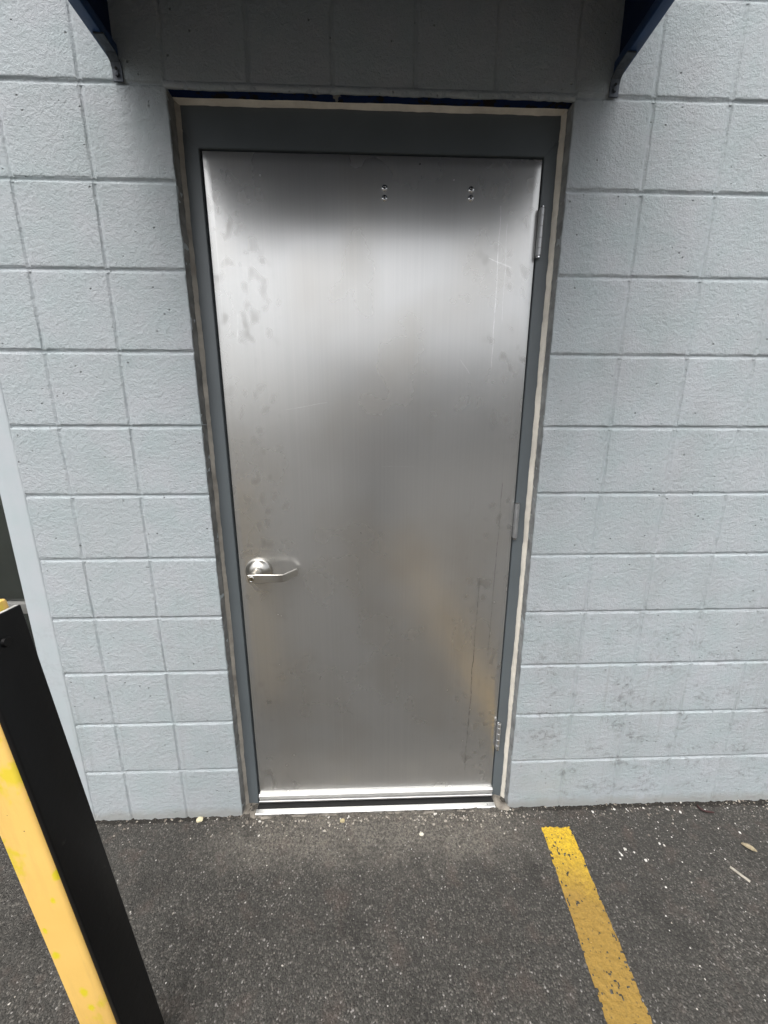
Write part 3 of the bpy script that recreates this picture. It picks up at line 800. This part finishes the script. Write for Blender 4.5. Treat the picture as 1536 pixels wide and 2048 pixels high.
# ------------------------------------------------------------------ awning
PR = 0.65
aw = empty('awning', (0, 0, 2.28))
tag(aw, 'dark navy awning on blue steel arms over the steel door', 'awning')
def apart(o): o.matrix_parent_inverse = Matrix.Translation(-Vector(aw.location)); return o
AZ = 89.75*I
AL0, AL1, AR0, AR1 = -25.0*I, -24.0*I, 23.5*I, 24.5*I
ATOP = AZ+0.62
for xa, xb in ((AL0, AL1), (AR0, AR1)):
    arm = apart(box('arm', xa, xb, -PR, -0.002, AZ, AZ+0.0254, M_bluemetal, aw, 0.002))
    # flat steel foot bent from the arm down on to the wall
    xc = (xa+xb)/2+(0.006 if xa < 0 else -0.006)
    bm = bmesh.new()
    pth = [(-0.060, AZ-0.0035), (-0.022, AZ-0.0040), (-0.008, AZ-0.012), (-0.0045, AZ-0.022), (-0.0045, AZ-0.046)]
    rows = []
    for i, (y, z) in enumerate(pth):
        a = pth[max(0, i-1)]; b = pth[min(len(pth)-1, i+1)]
        d = Vector((b[0]-a[0], b[1]-a[1])).normalized(); n2 = Vector((-d.y, d.x))
        hw = 0.0115
        rows.append([bm.verts.new((xc+sx*hw, y+n2.x*o_, z+n2.y*o_)) for sx, o_ in ((-1, 0), (1, 0), (1, 0.0035), (-1, 0.0035))])
    for a, b in zip(rows, rows[1:]):
        for k in range(4): bm.faces.new((a[k], a[(k+1) % 4], b[(k+1) % 4], b[k]))
    bm.faces.new(rows[0]); bm.faces.new(rows[-1])
    br = apart(bm_obj('bracket', bm, M_galv, aw))
    bm = bmesh.new(); lathe_bm(bm, [(0.0055, 0), (0.0055, 0.0045), (0.003, 0.005)], (xc, -0.0045, AZ-0.033), n=6)
    bm_obj('bolt', bm, M_galv, br, ang=30)
    bm = bmesh.new(); lathe_bm(bm, [(0.0030, 0), (0.0030, 0.0015)], (xc, AZ and -0.0072, AZ-0.0235), n=12)
    bm_obj('slot', bm, M_void, br)
    # closed side panel above the arm
    xm = (xa+xb)/2; t = 0.0015
    bm = bmesh.new()
    pts = [(0.004, AZ+0.026), (-PR+0.01, AZ+0.026), (-PR+0.01, AZ+0.10), (0.004, ATOP-0.01)]
    A = [bm.verts.new((xm-t, y, z)) for y, z in pts]; B = [bm.verts.new((xm+t, y, z)) for y, z in pts]
    bm.faces.new(A); bm.faces.new(B[::-1])
    for k in range(4): bm.faces.new((A[k], B[k], B[(k+1) % 4], A[(k+1) % 4]))
    apart(bm_obj('side_panel', bm, M_navy, aw))
    bm = bmesh.new()
    y0, z0, y1, z1 = -PR+0.004, AZ+0.105, -0.008, ATOP-0.012
    d = Vector((y1-y0, z1-z0)).normalized(); n2 = Vector((-d.y, d.x))*0.011
    A = [bm.verts.new((x, y, z)) for x in (xa+0.001, xb-0.001) for y, z in ((y0-n2.x, z0-n2.y), (y0+n2.x, z0+n2.y), (y1+n2.x, z1+n2.y), (y1-n2.x, z1-n2.y))]
    for q_ in ((0, 1, 2, 3), (4, 7, 6, 5), (0, 4, 5, 1), (1, 5, 6, 2), (2, 6, 7, 3), (3, 7, 4, 0)): bm.faces.new([A[i] for i in q_])
    apart(bm_obj('rafter', bm, M_bluemetal, aw))
apart(box('front_bar', AL0, AR1, -PR-0.0255, -PR-0.0001, AZ, AZ+0.0254, M_bluemetal, aw, 0.002))
apart(box('wall_bar', AL0, AR1, -0.0260, -0.0010, ATOP, ATOP+0.0254, M_bluemetal, aw, 0.002))
bm = bmesh.new()
pts = [(-PR-0.030, AZ+0.004), (-PR-0.030, AZ+0.118), (-0.004, ATOP+0.028)]
A = [bm.verts.new((x, y, z)) for x in (AL0-0.004, AR1+0.004) for y, z in pts]
bm.faces.new((A[0], A[1], A[4], A[3])); bm.faces.new((A[1], A[2], A[5], A[4]))
apart(bm_obj('canopy', bm, M_navy, aw))
apart_o = [o for o in aw.children if o.name.startswith('canopy')][0]
sm = apart_o.modifiers.new('thickness', 'SOLIDIFY'); sm.thickness = 0.003; sm.offset = 1

# ------------------------------------------------------------------ bollard
bo = empty('bollard', (-20.95*I, -22.0*I, -0.01))
tag(bo, 'leaning yellow square steel bollard with a black plate on its side', 'bollard')
bo.rotation_euler = (0, -math.atan(0.0960), 0)
def rounded_tube(x0, x1, y0, y1, z0, z1, r, n=6):
    bm = bmesh.new(); ring = []
    for cx, cy_, a0 in ((x1-r, y1-r, 0), (x0+r, y1-r, 90), (x0+r, y0+r, 180), (x1-r, y0+r, 270)):
        for k in range(n+1):
            a = math.radians(a0+90*k/n); ring.append((cx+r*math.cos(a), cy_+r*math.sin(a)))
    lv = [(z0, 0), (z1-0.004, 0), (z1-0.001, 0.001), (z1, 0.004)]
    rows = []
    mx, my = (x0+x1)/2, (y0+y1)/2
    for z, ins in lv:
        rows.append([bm.verts.new((x-math.copysign(min(ins, abs(x-mx)), x-mx), y-math.copysign(min(ins, abs(y-my)), y-my), z)) for x, y in ring])
    m = len(ring)
    for a, b in zip(rows, rows[1:]):
        for k in range(m): bm.faces.new((a[k], a[(k+1) % m], b[(k+1) % m], b[k]))
    bm.faces.new(rows[-1]); bm.faces.new(rows[0][::-1])
    return bm
PX0, PX1, PY0, PY1 = -1.58*I, 1.22*I, -1.64*I, 1.42*I
bm_obj('post', rounded_tube(PX0, PX1, PY0, PY1, -0.06, 45.3*I, 0.40*I), M_yellow, bo, ang=40)
pl = box('side_plate', PX1+0.0004, PX1+0.0105, PY0+0.003, PY1+0.004, 0.0, 44.7*I, M_blackplate, bo, 0.0022, 3)
box('worn_top_edge', PX1+0.0025, PX1+0.0090, PY0+0.006, PY1+0.001, 44.7*I-0.001, 44.7*I+0.0006, M_wornedge, pl)
bm = bmesh.new()
for k in range(2):
    pass
vs = []
def xdisc(bm, x, y, z, r, h, n=18):
    a = [bm.verts.new((x, y+r*math.cos(2*math.pi*k/n), z+r*math.sin(2*math.pi*k/n))) for k in range(n)]
    b = [bm.verts.new((x+h, y+r*.85*math.cos(2*math.pi*k/n), z+r*.85*math.sin(2*math.pi*k/n))) for k in range(n)]
    bm.faces.new(b)
    for k in range(n): bm.faces.new((a[k], a[(k+1) % n], b[(k+1) % n], b[k]))
xdisc(bm, PX1+0.0104, 0.0, 42.9*I, 0.0085, 0.004)
bm_obj('bolt', bm, M_black, pl, ang=40)

# ------------------------------------------------------------------ debris
def chip_geom(rng, r, flat=0.6):
    pts = []
    for k in range(5):
        a = 2*math.pi*(k+rng.uniform(-.3, .3))/5; q_ = r*rng.uniform(.65, 1.2)
        pts.append((q_*math.cos(a), q_*math.sin(a)))
    rot = rng.uniform(0, 6.28); sx = rng.uniform(.6, 1.5)
    h = r*flat*rng.uniform(.5, 1.1)
    v = []
    for sc, z in ((1, 0), (rng.uniform(.5, .85), h)):
        for x, y in pts:
            x, y = x*sx*sc, y*sc
            v.append((x*math.cos(rot)-y*math.sin(rot), x*math.sin(rot)+y*math.cos(rot), z+rng.uniform(-.1, .1)*h))
    f = [(0, 1, 6, 5), (1, 2, 7, 6), (2, 3, 8, 7), (3, 4, 9, 8), (4, 0, 5, 9), (5, 6, 7, 8, 9), (4, 3, 2, 1, 0)]
    return v, f
def scatter():
    rng = random.Random(11)
    V, Fc, T = [], [], []
    def put(x, y, r, tone, flat=.6):
        v, f = chip_geom(rng, r, flat); b = len(V); z = float(gh(x, y))-r*.12
        V.extend([(x+p[0], y+p[1], z+p[2]) for p in v]); Fc.extend([tuple(b+i for i in q_) for q_ in f]); T.extend([tone]*10)
    for i in range(850):      # crumbs gathered along the wall foot
        x = rng.uniform(-1.5, 1.9); y = -0.002-rng.expovariate(1/0.022)
        if abs(x) < 0.5 and y > -0.012: y -= 0.014
        put(x, y, 0.0011+0.0042*rng.random()**2.2, rng.choice([.0, .1, .1, .2, .3, .35, .45, .6, .9]))
    for i in range(300):       # pale flecks over the asphalt, more to the right of the line
        x = rng.uniform(-1.5, 1.9) if i % 2 else rng.uniform(0.75, 1.9); y = -rng.uniform(0.02, 0.68)**1.25
        put(x, y, rng.uniform(0.0012, 0.0030), rng.choice([.6, .8, .9, 1]), .4)
    for i in range(46):        # larger white paint chips on the right
        x = rng.uniform(0.78, 1.75); y = -0.02-rng.random()**1.6*0.26
        put(x, y, rng.uniform(0.0028, 0.0058), rng.choice([.85, 1, 1]), .4)
    for i in range(130):       # mortar crumbs in front of the threshold
        x = rng.uniform(-0.55, 0.58); y = -0.022-rng.expovariate(1/0.018)
        put(x, y, rng.uniform(0.002, 0.0052), rng.choice([.3, .5, .6, .7]))
    o = mesh('stone_crumbs', V, Fc, M_chip)
    a = o.data.attributes.new('tone', 'FLOAT', 'POINT'); a.data.foreach_set('value', T)
    tag(o, 'pale stone and mortar crumbs strewn over asphalt and along the wall foot', 'gravel', kind='stuff')
scatter()
def stone(name, label, x, y, r, col, seed):
    rng = random.Random(seed)
    bm = bmesh.new(); bmesh.ops.create_icosphere(bm, subdivisions=2, radius=r)
    for v in bm.verts:
        v.co *= rng.uniform(.82, 1.12); v.co.z *= .6; v.co.x *= 1.2
    o = bm_obj(name, bm, mat_plain(label.split()[0]+'_stone_'+str(seed), col, .85, var=.15, vscale=90, bump=.4, bscale=200))
    o.location = (x, y, float(gh(x, y))+r*.35)
    tag(o, label, 'stone')
stone('mortar_lump', 'pale cream mortar lump at the wall foot left of the door', -0.662, -0.0115, 0.011, (0.66, 0.60, 0.40), 1)
stone('mortar_chip', 'tan mortar chip lying before the threshold', -0.128, -0.030, 0.008, (0.45, 0.38, 0.22), 2)
stone('pebble', 'white pebble on the dusty asphalt in front of the door', 0.161, -0.086, 0.0065, (0.70, 0.66, 0.55), 3)
def leaf_litter():
    n, m = 14, 6; v, f = [], []
    L, W = 0.040, 0.0085
    for i in range(n+1):
        t = i/n; w = W*math.sin(math.pi*min(1, t*.93+.04))**.7
        for k in range(m+1):
            s = k/m*2-1
            v.append((t*L, s*w, 0.004*math.sin(t*3.1)+0.0035*s*s+0.0006*n_(t*9, s*3, 5)))
    for i in range(n):
        for k in range(m): a = i*(m+1)+k; f.append((a, a+1, a+m+2, a+m+1))
    o = mesh('dry_leaf', v, f, mat_plain('dry_leaf', (0.30, 0.25, 0.16), .7, var=.2, vscale=120, obj=True), smooth=True)
    s_ = o.modifiers.new('thickness', 'SOLIDIFY'); s_.thickness = 0.0006
    o.location = (1.283, -0.152, float(gh(1.283, -0.152))+0.003); o.rotation_euler = (0.2, 0, math.radians(-42))
    tag(o, 'curled tan dry leaf lying on the asphalt', 'leaf')
leaf_litter()
o = box('wood_stick', -0.0245, 0.0245, -0.0042, 0.0042, 0, 0.0035, mat_plain('grey_wood', (0.40, 0.37, 0.31), .75, var=.15, vscale=150, obj=True), None, 0.001)
o.location = (1.190, -0.238, -0.0085); o.rotation_euler = (0, 0.03, math.radians(-57))
tag(o, 'short flat pale wooden stick lying on the asphalt', 'stick')
def twig():
    pts = [(-0.018, 0.014), (-0.020, 0.006), (-0.016, -0.003), (-0.006, -0.009), (0.008, -0.012), (0.022, -0.014)]
    bm = bmesh.new(); rows = []; n = 7
    for i, (x, y) in enumerate(pts):
        a = Vector(pts[max(0, i-1)]); b = Vector(pts[min(5, i+1)]); d = (b-a).normalized(); nn = Vector((-d.y, d.x))
        r = 0.0042*(1-.5*abs(i-2.2)/3.5)
        rows.append([bm.verts.new((x+nn.x*r*math.cos(6.283*k/n), y+nn.y*r*math.cos(6.283*k/n), 0.002+r*math.sin(6.283*k/n))) for k in range(n)])
    for a, b in zip(rows, rows[1:]):
        for k in range(n): bm.faces.new((a[k], a[(k+1) % n], b[(k+1) % n], b[k]))
    bm.faces.new(rows[0]); bm.faces.new(rows[-1])
    o = bm_obj('twig', bm, mat_plain('red_brown_bark', (0.040, 0.013, 0.012), .6, obj=True), None, ang=60)
    o.location = (1.262, -0.034, -0.0045)
    tag(o, 'curved dark red twig lying at the foot of the block wall', 'twig')
twig()

# ------------------------------------------------------------------ building across the lot (seen only as the dark band mirrored in the door)
M_brick = mat_plain('brown_stucco', (0.10, 0.085, 0.07), .85, var=.15, vscale=3, bump=.3, bscale=60)
M_roof = mat_plain('dark_fascia', (0.035, 0.035, 0.038), .7)
M_opp_glass = mat_plain('shop_glass', (0.02, 0.025, 0.028), .08, spec=.6)
opp = empty('shop_building', (9.0, -26.0, 0))
tag(opp, 'low brown shop building across the parking lot facing the block wall', 'building')
def opart(name, x0, x1, y0, y1, z0, z1, m, par=None):
    o = box(name, x0, x1, y0, y1, z0, z1, m, par or opp, 0.02)
    if par is None: o.matrix_parent_inverse = Matrix.Translation(-Vector(opp.location))
    return o
opart('wall', -4.0, 26.0, -38.0, -26.0, -0.2, 5.8, M_brick)
opart('roof', -4.6, 26.6, -38.5, -25.2, 5.805, 6.7, M_roof)
for k in range(6):
    w_ = opart('window', -2.6+k*4.7, 0.4+k*4.7, -26.05, -25.96, 0.8, 3.0, M_roof)
    opart('pane', -2.5+k*4.7, 0.3+k*4.7, -25.958, -25.94, 0.9, 2.9, M_opp_glass, w_)

# ------------------------------------------------------------------ the person taking the picture (mirrored as a dark blur in the door)
def person():
    cx = CAM.x+0.02
    py = CAM.y-0.44
    V, E_, Rd = [], [], []
    def add(p, r, par=None):
        V.append(p); Rd.append(r)
        if par is not None: E_.append((par, len(V)-1))
        return len(V)-1
    pel = add((cx, py, 0.96), (0.155, 0.115))
    wst = add((cx, py, 1.12), (0.145, 0.105), pel)
    che = add((cx, py, 1.32), (0.165, 0.120), wst)
    uch = add((cx, py+0.005, 1.42), (0.125, 0.095), che)
    nek = add((cx, py+0.025, 1.505), (0.056, 0.056), uch)
    jaw = add((cx, py+0.055, 1.570), (0.068, 0.078), nek)
    hed = add((cx, py+0.050, 1.650), (0.078, 0.094), jaw)
    top = add((cx, py+0.035, 1.715), (0.060, 0.075), hed)
    nose = add((cx, py+0.152, 1.610), (0.012, 0.012), jaw)
    for s in (-1, 1):
        ear = add((cx+s*0.085, py+0.045, 1.625), (0.012, 0.020), hed)
        sh = add((cx+s*0.170, py, 1.425), (0.070, 0.070), uch)
        el = add((cx+s*0.235, py+0.085, 1.165), (0.046, 0.046), sh)
        wr = add((CAM.x+s*0.085, CAM.y-0.075, 1.285), (0.029, 0.024), el)
        pm = add((CAM.x+s*0.062, CAM.y-0.035, 1.310), (0.026, 0.018), wr)
        for k in range(4):
            z = 1.275+0.018*k; l_ = (0.030, 0.036, 0.039, 0.034)[k]
            a = add((CAM.x+s*0.054, CAM.y-0.020, z), (0.0090, 0.0090), pm)
            b = add((CAM.x+s*0.048, CAM.y-0.002, z+0.002), (0.0082, 0.0082), a)
            c = add((CAM.x+s*(0.048-l_), CAM.y+0.0045, z+0.003), (0.0072, 0.0072), b)
        ta = add((CAM.x+s*0.046, CAM.y-0.038, 1.325), (0.0100, 0.0100), pm)
        tb = add((CAM.x+s*0.022, CAM.y-0.036, 1.350), (0.0085, 0.0085), ta)
        hp = add((cx+s*0.092, py, 0.90), (0.090, 0.095), pel)
        kn = add((cx+s*0.105, py+0.02, 0.50), (0.058, 0.062), hp)
        an = add((cx+s*0.110, py-0.02, 0.10), (0.042, 0.046), kn)
        he = add((cx+s*0.110, py-0.045, 0.035), (0.038, 0.034), an)
        to = add((cx+s*0.125, py+0.14, 0.025), (0.042, 0.026), an)
    me = bpy.data.meshes.new('body'); me.from_pydata(V, E_, []); me.update()
    ob = link('body_tmp', me)
    sk = ob.modifiers.new('skin', 'SKIN'); sk.use_smooth_shade = True
    for i, d in enumerate(me.skin_vertices[0].data):
        d.radius = Rd[i]; d.use_root = (i == 0)
    sb = ob.modifiers.new('sub', 'SUBSURF'); sb.levels = 2; sb.render_levels = 2
    dg = bpy.context.evaluated_depsgraph_get()
    m2 = bpy.data.meshes.new_from_object(ob.evaluated_get(dg))
    bpy.data.objects.remove(ob)
    zmin = min(v.co.z for v in m2.vertices)
    for v in m2.vertices: v.co.z += (-0.008-zmin) if v.co.z < 0.3 else 0
    m2.materials.clear()
    for m in (mat_plain('dark_jacket', (0.018, 0.019, 0.022), .8, var=.15, vscale=8), mat_plain('skin', (0.45, 0.28, 0.20), .5, var=.05), mat_plain('dark_jeans', (0.020, 0.026, 0.045), .8, var=.15), mat_plain('dark_shoes', (0.02, 0.02, 0.02), .5)):
        m2.materials.append(m)
    for p in m2.polygons:
        c = p.center; p.use_smooth = True
        hand = c.y > CAM.y-0.085
        p.material_index = 1 if (c.z > 1.515 or hand) else (3 if c.z < 0.085 else (2 if c.z < 0.93 else 0))
    root = empty('person', (cx, py, -0.01))
    tag(root, 'person in a dark jacket and jeans holding a phone up to the door', 'person')
    b = link('body', m2, root); b.matrix_parent_inverse = Matrix.Translation(-Vector(root.location))
    bm = bmesh.new(); bmesh.ops.create_uvsphere(bm, u_segments=24, v_segments=16, radius=1)
    for v in bm.verts:
        k = 1+0.05*n_(v.co.x*6, v.co.z*6+v.co.y*4, 77)
        v.co = Vector((cx+v.co.x*0.094*k, py+0.032+v.co.y*0.110*k, 1.672+v.co.z*0.082*k))
    bmesh.ops.delete(bm, geom=[v for v in bm.verts if v.co.y > py+0.105 and v.co.z < 1.690], context='VERTS')
    h = bm_obj('hair', bm, mat_plain('dark_hair', (0.02, 0.014, 0.010), .6), root, smooth=True); h.matrix_parent_inverse = Matrix.Translation(-Vector(root.location))
    for s in (-1, 1):
        bm = bmesh.new(); bmesh.ops.create_uvsphere(bm, u_segments=10, v_segments=8, radius=0.012)
        for v in bm.verts: v.co += Vector((cx+s*0.032, py+0.130, 1.632))
        o = bm_obj('eye', bm, mat_plain('eye_white_'+str(s), (0.5, 0.48, 0.45), .3), root, smooth=True); o.matrix_parent_inverse = Matrix.Translation(-Vector(root.location))
    o = box('mouth', cx-0.022, cx+0.022, py+0.118, py+0.131, 1.560, 1.568, mat_plain('lips', (0.30, 0.13, 0.11), .5), root, 0.003)
    o.matrix_parent_inverse = Matrix.Translation(-Vector(root.location))
    ph = empty('phone', (CAM.x, CAM.y-0.016, 1.335))
    ph.rotation_euler = (0.10, 0, 0)
    tag(ph, 'black phone held upright in the person\'s hands', 'phone')
    box('phone_case', -0.038, 0.038, -0.004, 0.004, -0.078, 0.078, M_black, ph, 0.003)
    box('screen', -0.035, 0.035, -0.0049, -0.0041, -0.074, 0.074, mat_plain('phone_glass', (0.03, 0.03, 0.035), .1), ph)
    bm = bmesh.new(); lathe_bm(bm, [(0.008, 0.0), (0.008, 0.0015)], (-0.022, 0.0055, 0.060), n=16); bm_obj('lens', bm, M_void, ph)
person()
